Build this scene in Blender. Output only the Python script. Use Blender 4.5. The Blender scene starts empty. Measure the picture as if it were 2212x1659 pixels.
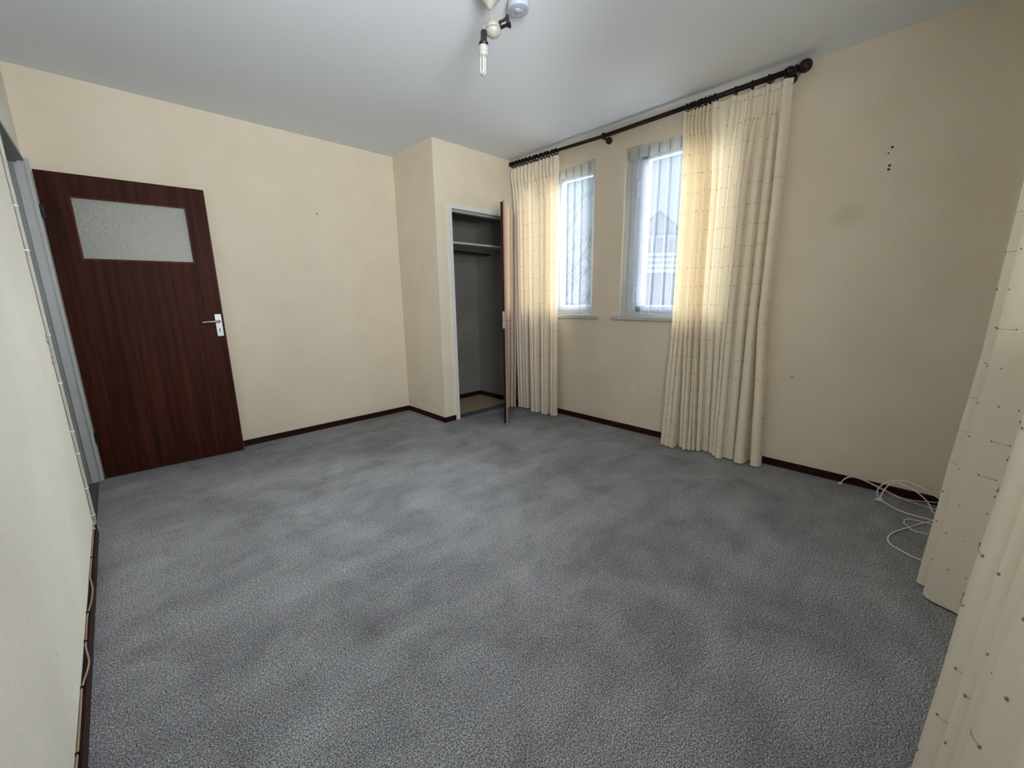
import bpy, bmesh, math, random
from mathutils import Vector, Matrix
random.seed(7)
S = bpy.context.scene
COL = S.collection
PI = math.pi

# ------------------------------------------------------------------ camera
FPX = 876.58
cam_d = bpy.data.cameras.new('camera')
cam_d.sensor_width = 36.0
cam_d.lens = FPX / 2212.0 * 36.0
cam_d.clip_start = 0.02
cam_d.clip_end = 500
cam = bpy.data.objects.new('camera', cam_d)
COL.objects.link(cam)
CR = Vector((0.7170297, -0.69690932, -0.01363142))
CU = Vector((0.15438318, 0.13970922, 0.97808342))
CF = Vector((0.67973101, 0.70341932, -0.20776674))
M = Matrix((CR, CU, -CF)).transposed().to_4x4()
M.translation = Vector((0.2356618, 0.20851337, 1.21671671))
cam.matrix_world = M
S.camera = cam

# ------------------------------------------------------------------ light
w = bpy.data.worlds.new('overcast_sky')
S.world = w
w.use_nodes = True
bg = w.node_tree.nodes['Background']
bg.inputs['Color'].default_value = (0.74, 0.94, 1.0, 1)
bg.inputs['Strength'].default_value = 0.32

def light_area(name, loc, rot, sx, sy, portal=True):
    l = bpy.data.lights.new(name, 'AREA')
    l.shape = 'RECTANGLE'
    l.size = sx
    l.size_y = sy
    l.cycles.is_portal = portal
    o = bpy.data.objects.new(name, l)
    COL.objects.link(o)
    o.location = loc
    o.rotation_euler = rot
    return o
# sky portals at the windows (they emit nothing, they only guide the sampling of the sky)
light_area('window_portal', (3.80, 2.92, 1.72), (0, PI / 2, 0), 1.4, 0.86)
light_area('window_portal', (3.80, 1.70, 1.72), (0, PI / 2, 0), 1.4, 1.0)
light_area('window_portal', (1.41, -0.44, 1.72), (PI / 2, 0, 0), 2.6, 1.4)
# added area light standing in for daylight outside the uncurtained front window
day_fill = light_area('front_window_fill', (0.42, -0.60, 1.70), (PI / 2 + 0.75, 0, -math.radians(52)), 0.9, 1.30, portal=False)
day_fill.data.energy = 162
day_fill.data.color = (0.95, 0.95, 1.0)

sun_d = bpy.data.lights.new('veiled_sun', 'SUN')
sun_d.energy = 32.0
sun_d.angle = math.radians(70)
sun_d.color = (1.0, 0.965, 0.97)
sun = bpy.data.objects.new('veiled_sun', sun_d)
COL.objects.link(sun)
sun.rotation_euler = Vector((0.78, -0.32, 0.52)).to_track_quat('Z', 'Y').to_euler()

vs = S.view_settings
vs.view_transform = 'Standard'
vs.look = 'None'
vs.gamma = 1.0
vs.use_curve_mapping = False
vs.exposure = 0.5
S.cycles.max_bounces = 14
S.cycles.diffuse_bounces = 8
S.cycles.transparent_max_bounces = 24
S.cycles.sample_clamp_indirect = 6.0

# ------------------------------------------------------------------ dimensions (metres)
W, D, WB, DC, H = 3.512, 4.189, 2.472, 3.491, 2.60
XL = -0.010           # left wall surface
YF = -0.12            # front wall surface

# ------------------------------------------------------------------ materials
def srgb(r, g, b):
    f = lambda c: (c / 255 / 12.92) if c / 255 <= 0.04045 else ((c / 255 + 0.055) / 1.055) ** 2.4
    return (f(r), f(g), f(b), 1)

class NT:
    def __init__(s, name):
        s.m = bpy.data.materials.new(name)
        s.m.use_nodes = True
        s.t = s.m.node_tree
        s.n = s.t.nodes
        s.n.clear()
        s.out = s.n.new('ShaderNodeOutputMaterial')
    def add(s, typ, ins=None, **kw):
        nd = s.n.new(typ)
        for k, v in kw.items():
            setattr(nd, k, v)
        for k, v in (ins or {}).items():
            s.set(nd.inputs[k], v)
        return nd
    def set(s, sock, v):
        if isinstance(v, bpy.types.NodeSocket):
            s.t.links.new(v, sock)
        elif isinstance(v, bpy.types.Node):
            s.t.links.new(v.outputs[0], sock)
        else:
            sock.default_value = v
    def coord(s, kind='Object', scale=(1, 1, 1), rot=(0, 0, 0)):
        c = s.add('ShaderNodeTexCoord')
        mp = s.add('ShaderNodeMapping', {'Vector': c.outputs[kind], 'Scale': scale, 'Rotation': rot})
        return mp.outputs[0]
    def noise(s, vec, scale, detail=2, rough=0.5):
        return s.add('ShaderNodeTexNoise', {'Vector': vec, 'Scale': scale, 'Detail': detail, 'Roughness': rough}).outputs[0]
    def ramp(s, fac, stops):
        r = s.add('ShaderNodeValToRGB', {'Fac': fac})
        e = r.color_ramp.elements
        while len(e) < len(stops):
            e.new(0.5)
        for i, (p, c) in enumerate(stops):
            e[i].position = p
            e[i].color = c
        return r.outputs[0]
    def mix(s, fac, a, b, mode='MIX'):
        m = s.add('ShaderNodeMix', data_type='RGBA', blend_type=mode)
        s.set(m.inputs[0], fac)
        s.set(m.inputs[6], a)
        s.set(m.inputs[7], b)
        return m.outputs[2]
    def bump(s, h, strength, dist):
        return s.add('ShaderNodeBump', {'Height': h, 'Strength': strength, 'Distance': dist}).outputs[0]
    def pbr(s, color, rough=0.6, metal=0.0, normal=None, coat=0.0, spec=0.5):
        p = s.add('ShaderNodeBsdfPrincipled', {'Base Color': color, 'Roughness': rough, 'Metallic': metal,
                                               'Coat Weight': coat, 'Specular IOR Level': spec})
        if normal is not None:
            s.set(p.inputs['Normal'], normal)
        s.t.links.new(p.outputs[0], s.out.inputs[0])
        return s.m

def plain(name, col, rough=0.5, metal=0.0, var=0.06, coat=0.0):
    t = NT(name)
    v = t.coord()
    n = t.noise(v, 14, 3)
    d = tuple(c * (1 - var * 2) for c in col[:3]) + (1,)
    c = t.mix(n, d, col)
    return t.pbr(c, rough, metal, coat=coat)

def wallpaper(name, col, stain=0.06, stains=()):
    t = NT(name)
    v = t.coord()
    big = t.noise(v, 1.3, 4, 0.6)
    blot = t.ramp(t.noise(v, 3.1, 3), [(0.35, (1, 1, 1, 1)), (0.75, (1 - stain, 1 - stain, 1 - stain * 1.4, 1))])
    fine = t.noise(t.coord(scale=(260, 260, 90)), 1.0, 2)
    spk = t.noise(v, 28, 1)
    spots = t.ramp(spk, [(0.17, (0.70, 0.66, 0.60, 1)), (0.195, (1, 1, 1, 1))])
    c = t.mix(big, tuple(x * 0.93 for x in col[:3]) + (1,), col)
    c = t.mix(1.0, c, blot, 'MULTIPLY')
    c = t.mix(0.5, c, spots, 'MULTIPLY')
    for ctr, rad, tint in stains:
        dd = t.add('ShaderNodeVectorMath', {0: v, 1: ctr}, operation='DISTANCE').outputs['Value']
        fz = t.add('ShaderNodeMath', {0: dd, 1: t.add('ShaderNodeMath', {0: t.noise(v, 14, 3), 1: rad * 1.2}, operation='MULTIPLY').outputs[0]}, operation='ADD').outputs[0]
        mr = t.add('ShaderNodeMapRange', {'Value': fz, 'From Min': rad * 0.6, 'From Max': rad * 1.8, 'To Min': 1.0, 'To Max': 0.0})
        c = t.mix(mr.outputs[0], c, t.mix(1.0, c, tint, 'MULTIPLY'))
    c = t.mix(0.35, c, t.ramp(fine, [(0.3, (0.8, 0.8, 0.8, 1)), (0.7, (1.1, 1.1, 1.1, 1))]), 'MULTIPLY')
    return t.pbr(c, 0.85, normal=t.bump(fine, 0.35, 0.0012), spec=0.25)

M_WALL = wallpaper('cream_wallpaper', (0.76, 0.68, 0.54, 1), stains=(
    ((3.512, 0.835, 0.66), 0.012, (0.5, 0.42, 0.36, 1)), ((3.512, 0.66, 1.68), 0.085, (0.86, 0.88, 0.84, 1)),
    ((2.472, 3.76, 1.52), 0.020, (0.72, 0.64, 0.55, 1)), ((4.189, 1.2, 1.9), 0.01, (0.8, 0.75, 0.7, 1)), ((3.512, 2.02, 0.40), 0.030, (1.12, 1.12, 1.12, 1))))
M_WALLL = wallpaper('light_tinted_wallpaper', (0.82, 0.80, 0.74, 1), 0.06)  # wallpaper made paler and cooler: light falling on the left wall coloured in
def m_ceiling():
    t = NT('ceiling_paint')
    v = t.coord()
    f = t.noise(v, 190, 2)
    c = t.mix(t.noise(v, 0.9, 3), (0.70, 0.745, 0.785, 1), (0.75, 0.795, 0.835, 1))
    return t.pbr(c, 0.9, normal=t.bump(f, 0.25, 0.001), spec=0.2)
M_CEIL = m_ceiling()
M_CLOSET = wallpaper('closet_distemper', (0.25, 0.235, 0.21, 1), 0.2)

def m_carpet():
    t = NT('grey_carpet')
    v = t.coord()
    f1 = t.noise(v, 230, 3, 0.78)
    f2 = t.noise(v, 95, 2, 0.6)
    speck = t.ramp(f1, [(0.37, (0.050, 0.053, 0.060, 1)), (0.5, (0.235, 0.243, 0.262, 1)), (0.63, (0.66, 0.675, 0.70, 1))])
    mid = t.ramp(f2, [(0.3, (0.80, 0.80, 0.80, 1)), (0.7, (1.16, 1.16, 1.16, 1))])
    c = t.mix(1.0, speck, mid, 'MULTIPLY')
    # foot and hoover marks in the pile
    warp = t.add('ShaderNodeVectorMath', {0: v, 1: t.add('ShaderNodeTexNoise', {'Vector': v, 'Scale': 1.3, 'Detail': 1}).outputs[1]}, operation='ADD').outputs[0]
    b1 = t.ramp(t.noise(warp, 2.4, 4, 0.62), [(0.36, (0.76, 0.76, 0.77, 1)), (0.5, (0.95, 0.95, 0.95, 1)), (0.68, (1.13, 1.13, 1.14, 1))])
    b2 = t.ramp(t.noise(t.coord(scale=(1.4, 5.0, 1), rot=(0, 0, -0.75)), 1.2, 3, 0.6), [(0.36, (0.88, 0.88, 0.89, 1)), (0.62, (1.08, 1.08, 1.07, 1))])
    b3 = t.ramp(t.noise(v, 5.5, 5, 0.68), [(0.30, (0.78, 0.78, 0.78, 1)), (0.46, (1, 1, 1, 1)), (0.74, (1.06, 1.06, 1.07, 1))])
    c = t.mix(0.9, c, b1, 'MULTIPLY')
    c = t.mix(0.9, c, b2, 'MULTIPLY')
    c = t.mix(0.8, c, b3, 'MULTIPLY')
    h = t.mix(0.5, f1, f2)
    return t.pbr(c, 0.95, normal=t.bump(h, 0.8, 0.004), spec=0.15)
M_CARPET = m_carpet()
M_CUT = plain('carpet_cut', (0.42, 0.42, 0.40, 1), 0.9)

def m_wood(name, dark, light, rough, coat=0.3, along='Z', bumpy=0.0, spec=0.45):
    t = NT(name)
    sc = {'Z': (34, 34, 0.9), 'X': (0.9, 34, 34)}[along]
    g1 = t.noise(t.coord(scale=sc), 1.0, 5, 0.62)
    g2 = t.noise(t.coord(scale=tuple(k * 5 if k > 2 else k * 7 for k in sc)), 1.0, 2)
    g3 = t.noise(t.coord(scale=tuple(k * 0.17 if k > 2 else k for k in sc)), 1.0, 3)
    c = t.ramp(g1, [(0.30, dark), (0.72, light)])
    c = t.mix(0.5, c, t.ramp(g2, [(0.35, (0.55, 0.5, 0.5, 1)), (0.6, (1.1, 1.1, 1.1, 1))]), 'MULTIPLY')
    c = t.mix(0.6, c, t.ramp(g3, [(0.3, (0.6, 0.6, 0.6, 1)), (0.7, (1.25, 1.2, 1.2, 1))]), 'MULTIPLY')
    return t.pbr(c, rough, coat=coat, normal=t.bump(g2, 0.08, 0.0006) if bumpy else None, spec=spec)
M_DOOR = m_wood('sapele_veneer', (0.022, 0.0055, 0.0035, 1), (0.072, 0.019, 0.011, 1), 0.5, 0.0, spec=0.08)
M_CDOOR = m_wood('varnished_teak_veneer', (0.20, 0.055, 0.022, 1), (0.26, 0.080, 0.034, 1), 0.10, 1.0, spec=0.7)
M_BASE = m_wood('dark_stained_skirting', (0.018, 0.005, 0.005, 1), (0.045, 0.013, 0.012, 1), 0.5, 0.0, 'X', spec=0.12)
M_ROD = m_wood('dark_stained_pole', (0.010, 0.006, 0.007, 1), (0.020, 0.011, 0.011, 1), 0.40, 0.05, spec=0.2)
M_FINIAL = m_wood('dark_mahogany', (0.014, 0.005, 0.005, 1), (0.032, 0.011, 0.010, 1), 0.38, 0.1, spec=0.25)
M_WHITE = plain('white_gloss_paint', (0.72, 0.73, 0.71, 1), 0.35, var=0.03)
M_GREYP = plain('grey_white_frame_paint', (0.44, 0.46, 0.45, 1), 0.4, var=0.05)
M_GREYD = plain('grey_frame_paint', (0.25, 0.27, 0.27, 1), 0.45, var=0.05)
M_PVC = plain('white_window_plastic', (0.84, 0.86, 0.89, 1), 0.35, var=0.02)
M_SILL = plain('grey_window_board', (0.52, 0.51, 0.49, 1), 0.45)
M_ALU = plain('brushed_aluminium', (0.40, 0.41, 0.41, 1), 0.42, 0.8, var=0.05)
M_STEEL = plain('dull_steel', (0.30, 0.30, 0.32, 1), 0.4, 0.8)
M_DARKM = plain('dark_metal', (0.02, 0.022, 0.03, 1), 0.4, 0.6)
M_BLACK = plain('black_bakelite', (0.010, 0.010, 0.014, 1), 0.28)
M_IVORY = plain('ivory_plastic', (0.37, 0.355, 0.30, 1), 0.38, var=0.03)
M_BULB = plain('white_bulb_plastic', (0.39, 0.39, 0.365, 1), 0.4, var=0.02)
M_TUBE = plain('fluorescent_tube_glass', (0.46, 0.45, 0.41, 1), 0.15, var=0.02, coat=0.4)
M_SMOKE = plain('cool_white_plastic', (0.42, 0.45, 0.52, 1), 0.4, var=0.02)
M_SMOKE2 = plain('grey_vent_plastic', (0.36, 0.38, 0.46, 1), 0.5)
M_CABLE = plain('cream_cable_sheath', (0.80, 0.76, 0.66, 1), 0.4, var=0.04)
M_CABLEB = plain('brown_yellow_cable', (0.36, 0.28, 0.19, 1), 0.45)
M_LINO = plain('tan_linoleum', (0.46, 0.37, 0.23, 1), 0.55, var=0.1)
M_THRESH = plain('dark_grey_threshold', (0.085, 0.092, 0.10, 1), 0.55)
M_DARKHALL = plain('hall_linoleum', (0.085, 0.09, 0.098, 1), 0.5)
M_THREAD = plain('brown_knotted_thread', (0.36, 0.275, 0.175, 1), 0.9, var=0.2)
M_HOLE = plain('dark_wall_plug', (0.02, 0.017, 0.015, 1), 0.8)
M_SHELF = plain('grey_painted_shelf', (0.55, 0.53, 0.50, 1), 0.5)
M_PLASTER = plain('bare_grey_plaster', (0.33, 0.32, 0.31, 1), 0.9)

def m_glass():
    t = NT('window_glass')
    tr = t.add('ShaderNodeBsdfTransparent', {'Color': (0.95, 0.97, 0.97, 1)})
    gl = t.add('ShaderNodeBsdfGlossy', {'Roughness': 0.02})
    fr = t.add('ShaderNodeFresnel', {'IOR': 1.45})
    mx = t.add('ShaderNodeMixShader', {0: fr.outputs[0], 1: tr.outputs[0], 2: gl.outputs[0]})
    t.t.links.new(mx.outputs[0], t.out.inputs[0])
    return t.m
M_GLASS = m_glass()

def m_obscured():
    t = NT('obscured_pattern_glass')
    v = t.coord()
    f = t.noise(v, 55, 3, 0.7)
    nr = t.bump(f, 0.6, 0.004)
    p = t.add('ShaderNodeBsdfPrincipled', {'Base Color': t.ramp(f, [(0.3, (0.40, 0.41, 0.38, 1)), (0.7, (0.56, 0.57, 0.53, 1))]),
                                           'Roughness': 0.28, 'Normal': nr, 'Specular IOR Level': 0.6})
    tl = t.add('ShaderNodeBsdfTranslucent', {'Color': (0.85, 0.87, 0.80, 1), 'Normal': nr})
    tr = t.add('ShaderNodeBsdfTransparent', {'Color': (0.9, 0.92, 0.88, 1)})
    m1 = t.add('ShaderNodeMixShader', {0: 0.45, 1: p.outputs[0], 2: tl.outputs[0]})
    m2 = t.add('ShaderNodeMixShader', {0: 0.16, 1: m1.outputs[0], 2: tr.outputs[0]})
    t.t.links.new(m2.outputs[0], t.out.inputs[0])
    return t.m
M_OBSC = m_obscured()

def m_cloth():
    t = NT('cream_slub_curtain_cloth')
    uv = t.coord('UV', scale=(13, 560, 1))
    st = t.noise(uv, 1.0, 3, 0.6)
    uv2 = t.coord('UV', scale=(900, 900, 1))
    wv = t.noise(uv2, 1.0, 1)
    lines = t.ramp(st, [(0.31, (0.74, 0.66, 0.50, 1)), (0.42, (0.91, 0.845, 0.70, 1)), (0.7, (0.94, 0.88, 0.745, 1))])
    c = t.mix(0.3, lines, t.ramp(wv, [(0.3, (0.75, 0.75, 0.75, 1)), (0.7, (1.1, 1.1, 1.1, 1))]), 'MULTIPLY')
    c = t.mix(0.8, c, (0.97, 0.96, 0.94, 1), 'MULTIPLY')
    nr = t.bump(t.mix(0.5, st, wv), 0.15, 0.0008)
    cd_ = t.mix(0.72, c, t.mix(0.25, (0.90, 0.83, 0.69, 1), t.ramp(wv, [(0.3, (0.62, 0.57, 0.47, 1)), (0.7, (0.95, 0.88, 0.74, 1))])))
    df = t.add('ShaderNodeBsdfDiffuse', {'Color': cd_, 'Normal': nr})
    tl = t.add('ShaderNodeBsdfTranslucent', {'Color': t.mix(1.0, c, (1.0, 0.955, 0.84, 1), 'MULTIPLY'), 'Normal': nr})
    mx = t.add('ShaderNodeMixShader', {0: 0.21, 1: df.outputs[0], 2: tl.outputs[0]})
    t.t.links.new(mx.outputs[0], t.out.inputs[0])
    return t.m
M_CLOTH = m_cloth()

def m_sheer(name, transp, col=(0.86, 0.90, 0.97, 1)):
    t = NT(name)
    uv = t.coord('UV', scale=(260, 60, 1))
    wv = t.noise(uv, 1.0, 2)
    df = t.add('ShaderNodeBsdfDiffuse', {'Color': col})
    tl = t.add('ShaderNodeBsdfTranslucent', {'Color': col})
    m1 = t.add('ShaderNodeMixShader', {0: 0.5, 1: df.outputs[0], 2: tl.outputs[0]})
    tr = t.add('ShaderNodeBsdfTransparent', {'Color': (0.97, 0.99, 1, 1)})
    fac = t.add('ShaderNodeMapRange', {'Value': wv, 'From Min': 0.3, 'From Max': 0.7, 'To Min': transp - 0.015, 'To Max': transp + 0.015})
    m2 = t.add('ShaderNodeMixShader', {0: fac.outputs[0], 1: m1.outputs[0], 2: tr.outputs[0]})
    t.t.links.new(m2.outputs[0], t.out.inputs[0])
    return t.m
M_SHEER = m_sheer('sheer_voile', 0.70, (0.50, 0.575, 0.70, 1))
M_TAPE = m_sheer('voile_heading_tape', 0.12, (0.72, 0.74, 0.69, 1))

# ------------------------------------------------------------------ mesh helpers
def wloc(p):
    v = Vector((0, 0, 0))
    while p is not None:
        v += p.location
        p = p.parent
    return v

def link(name, bm, mat, parent=None, smooth=False, local=False, uv=None):
    me = bpy.data.meshes.new(name)
    if parent is not None and not local:
        bmesh.ops.translate(bm, verts=bm.verts, vec=-wloc(parent))
    bmesh.ops.recalc_face_normals(bm, faces=bm.faces)
    bm.normal_update()
    bm.to_mesh(me)
    bm.free()
    me.materials.append(mat)
    if smooth:
        for p in me.polygons:
            p.use_smooth = True
    o = bpy.data.objects.new(name, me)
    COL.objects.link(o)
    if parent is not None:
        o.parent = parent
    return o

def tag(o, label=None, cat=None, group=None, kind=None):
    if label: o['label'] = label
    if cat: o['category'] = cat
    if group: o['group'] = group
    if kind: o['kind'] = kind
    return o

def empty(name, loc, label=None, cat=None, kind=None, rz=0.0, group=None):
    o = bpy.data.objects.new(name, None)
    o.empty_display_size = 0.05
    COL.objects.link(o)
    o.location = loc
    o.rotation_euler = (0, 0, rz)
    return tag(o, label, cat, group, kind)

def box(bm, lo, hi, bev=0.0):
    lo, hi = Vector(lo), Vector(hi)
    r = bmesh.ops.create_cube(bm, size=1.0)
    vs_ = r['verts']
    for v in vs_:
        v.co = Vector((lo[i] + (v.co[i] + 0.5) * (hi[i] - lo[i]) for i in range(3)))
    if bev > 0:
        es = list({e for v in vs_ for e in v.link_edges})
        bmesh.ops.bevel(bm, geom=es, offset=bev, segments=2, affect='EDGES')
    return bm

def boxes(name, L, mat, parent=None, bev=0.0, local=False, smooth=False):
    bm = bmesh.new()
    for lo, hi in L:
        box(bm, lo, hi, bev)
    return link(name, bm, mat, parent, smooth, local)

def lathe(bm, prof, origin=(0, 0, 0), axis=(0, 0, 1), n=24):
    q = Vector(axis).normalized().to_track_quat('Z', 'Y')
    o = Vector(origin)
    rings = []
    for r, h in prof:
        if r < 1e-5:
            rings.append([bm.verts.new(o + q @ Vector((0, 0, h)))])
        else:
            rings.append([bm.verts.new(o + q @ Vector((r * math.cos(2 * PI * k / n), r * math.sin(2 * PI * k / n), h))) for k in range(n)])
    for a, b in zip(rings, rings[1:]):
        for k in range(n):
            k2 = (k + 1) % n
            if len(a) == 1 and len(b) == 1: continue
            if len(a) == 1: bm.faces.new((a[0], b[k], b[k2]))
            elif len(b) == 1: bm.faces.new((a[k], a[k2], b[0]))
            else: bm.faces.new((a[k], a[k2], b[k2], b[k]))
    for rg, fl in ((rings[0], True), (rings[-1], False)):
        if len(rg) > 1:
            bm.faces.new(rg[::-1] if fl else rg)
    return bm

def catmull(pts, sub=6, closed=False):
    P = [Vector(p) for p in pts]
    n = len(P)
    out = []
    for i in range(n - 1):
        p0 = P[i - 1] if i > 0 else P[0] * 2 - P[1]
        p1, p2 = P[i], P[i + 1]
        p3 = P[i + 2] if i + 2 < n else P[-1] * 2 - P[-2]
        for k in range(sub):
            t = k / sub
            out.append(0.5 * ((2 * p1) + (p2 - p0) * t + (2 * p0 - 5 * p1 + 4 * p2 - p3) * t * t + (3 * p1 - p0 - 3 * p2 + p3) * t ** 3))
    out.append(P[-1])
    return out

def tube(bm, pts, r, n=8, cap=True):
    rings = []
    up = Vector((0.3, 0.2, 0.93)).normalized()
    m = len(pts)
    for i, p in enumerate(pts):
        p = Vector(p)
        d = (Vector(pts[min(i + 1, m - 1)]) - Vector(pts[max(i - 1, 0)]))
        if d.length < 1e-9: d = Vector((0, 0, 1))
        d.normalize()
        a = d.cross(up)
        if a.length < 0.05: a = d.cross(Vector((1, 0, 0)))
        a.normalize()
        b = d.cross(a).normalized()
        up = -b if b.dot(up) < 0 else b
        rr = r[i] if isinstance(r, (list, tuple)) else r
        rings.append([bm.verts.new(p + (a * math.cos(2 * PI * k / n) + b * math.sin(2 * PI * k / n)) * rr) for k in range(n)])
    for A, B in zip(rings, rings[1:]):
        # align ring starts
        best = min(range(n), key=lambda s: (A[0].co - B[s].co).length)
        B[:] = B[best:] + B[:best]
        if (A[1].co - B[1].co).length > (A[1].co - B[-1].co).length:
            B[:] = [B[0]] + B[1:][::-1]
        for k in range(n):
            bm.faces.new((A[k], A[(k + 1) % n], B[(k + 1) % n], B[k]))
    if cap:
        bm.faces.new(rings[0][::-1])
        bm.faces.new(rings[-1])
    return bm

def ball(bm, c, r, sq=(1, 1, 1), u=10, v=7):
    q = bmesh.ops.create_uvsphere(bm, u_segments=u, v_segments=v, radius=r)
    for vv in q['verts']:
        vv.co = Vector((vv.co.x * sq[0], vv.co.y * sq[1], vv.co.z * sq[2])) + Vector(c)
    return bm

def torus(bm, c, R, r, axis=(0, 1, 0), n=20, m=8):
    q = Vector(axis).normalized().to_track_quat('Z', 'Y')
    G = []
    for i in range(n):
        a = 2 * PI * i / n
        G.append([bm.verts.new(Vector(c) + q @ Vector(((R + r * math.cos(2 * PI * j / m)) * math.cos(a), (R + r * math.cos(2 * PI * j / m)) * math.sin(a), r * math.sin(2 * PI * j / m)))) for j in range(m)])
    for i in range(n):
        for j in range(m):
            bm.faces.new((G[i][j], G[(i + 1) % n][j], G[(i + 1) % n][(j + 1) % m], G[i][(j + 1) % m]))
    return bm

# ------------------------------------------------------------------ room shell
def wall_with_holes(name, axis, s0, s1, u0, u1, z0, z1, holes, mat, label):
    """axis 0: wall lies in x between s0..s1 and runs along y (u); axis 1: the other way round"""
    us = sorted({u0, u1} | {h[0] for h in holes} | {h[1] for h in holes})
    zs = sorted({z0, z1} | {h[2] for h in holes} | {h[3] for h in holes})
    bm = bmesh.new()
    def inside(u, z):
        return any(h[0] < u < h[1] and h[2] < z < h[3] for h in holes)
    def V(s, u, z):
        return (s, u, z) if axis == 0 else (u, s, z)
    solid = {}
    for i in range(len(us) - 1):
        for j in range(len(zs) - 1):
            solid[i, j] = not inside((us[i] + us[i + 1]) / 2, (zs[j] + zs[j + 1]) / 2)
    def quad(*ps):
        bm.faces.new([bm.verts.new(p) for p in ps])
    for (i, j), on in solid.items():
        if not on: continue
        a, b, c, d = us[i], us[i + 1], zs[j], zs[j + 1]
        for s in (s0, s1):
            quad(V(s, a, c), V(s, b, c), V(s, b, d), V(s, a, d))
        if not solid.get((i - 1, j), False): quad(V(s0, a, c), V(s1, a, c), V(s1, a, d), V(s0, a, d))
        if not solid.get((i + 1, j), False): quad(V(s0, b, c), V(s1, b, c), V(s1, b, d), V(s0, b, d))
        if not solid.get((i, j - 1), False): quad(V(s0, a, c), V(s1, a, c), V(s1, b, c), V(s0, b, c))
        if not solid.get((i, j + 1), False): quad(V(s0, a, d), V(s1, a, d), V(s1, b, d), V(s0, b, d))
    bmesh.ops.remove_doubles(bm, verts=bm.verts, dist=1e-5)
    bmesh.ops.recalc_face_normals(bm, faces=bm.faces)
    o = link(name, bm, mat)
    tag(o, label, kind='structure')
    return o

W1 = (2.494, 3.34, 1.04, 2.415)      # window by the closet: y0, y1, z0, z1
W2 = (1.20, 2.197, 1.04, 2.415)
WF = (0.08, 2.72, 1.04, 2.42)        # front window: x0, x1, z0, z1

floor = tag(boxes('floor', [((XL, YF, -0.05), (W, DC, 0)), ((XL, DC, -0.05), (WB, D, 0))], M_CARPET),
            'worn grey speckled fitted carpet covering the room', kind='structure')
ceiling = tag(boxes('ceiling', [((-0.15, YF - 0.3, H), (W + 0.3, D + 0.12, H + 0.12))], M_CEIL),
              'plain pale grey painted ceiling', kind='structure')
wall_with_holes('wall_right', 0, W, W + 0.30, YF - 0.3, D + 0.12, -0.05, H, [W1, W2], M_WALL,
                'cream papered wall with two windows behind the curtains')
wall_with_holes('wall_front', 1, YF - 0.20, YF, -0.15, W, -0.05, H, [WF], M_WALL,
                'cream papered wall behind the nearest curtain')
wall_left = wall_with_holes('wall_left', 0, -0.13, XL, YF, D, -0.05, H, [(3.215, 4.15, -0.05, 2.075)], M_WALLL,
                'papered wall with the doorway, cool light put into its colour')
tag(boxes('wall_back', [((-0.13, D, -0.05), (W, D + 0.12, H))], M_WALL), 'cream papered wall behind the brown door', kind='structure')
tag(boxes('wall_closet_side', [((WB, DC, -0.05), (WB + 0.07, D, H))], M_WALL), 'tan papered side of the built-in closet', kind='structure')
wall_with_holes('wall_closet_front', 1, DC, DC + 0.08, WB + 0.07, W, -0.05, H, [(2.603, 3.506, -0.05, 2.085)], M_WALL,
                'cream papered front of the built-in closet')
# closet inside
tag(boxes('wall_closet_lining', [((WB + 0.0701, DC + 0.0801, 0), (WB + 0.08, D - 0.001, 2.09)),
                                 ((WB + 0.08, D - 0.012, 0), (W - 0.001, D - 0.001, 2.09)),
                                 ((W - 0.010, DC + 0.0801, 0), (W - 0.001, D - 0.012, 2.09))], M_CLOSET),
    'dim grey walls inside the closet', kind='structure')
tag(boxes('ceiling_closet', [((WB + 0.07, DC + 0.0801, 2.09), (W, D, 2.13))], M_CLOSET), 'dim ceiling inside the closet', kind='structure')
tag(boxes('floor_closet', [((WB + 0.07, DC + 0.115, -0.05), (W, D, 0.002))], M_LINO), 'tan linoleum floor inside the closet', kind='structure')
tag(boxes('trim_1', [((2.603, DC, -0.05), (3.506, DC + 0.115, 0.004))], M_THRESH), 'dark grey strip across the closet threshold', kind='structure')
# hall beyond the doorway
tag(boxes('floor_hall', [((-1.5, 2.6, -0.05), (XL, 4.8, -0.004))], M_DARKHALL), 'dark grey hall floor in the doorway', kind='structure')
tag(boxes('wall_hall', [((-1.6, 2.5, -0.05), (-1.5, 4.9, H)), ((-1.5, 2.5, -0.05), (-0.13, 2.6, H)), ((-1.5, 4.8, -0.05), (-0.13, 4.9, H)),
                        ((-0.14, 4.31, -0.05), (-0.13, 4.8, H))], M_WALLL), 'hall walls beyond the doorway', kind='structure')
tag(boxes('ceiling_hall', [((-1.6, 2.5, H), (-0.15, 4.9, H + 0.1))], M_CEIL), 'hall ceiling beyond the doorway', kind='structure')

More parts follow.
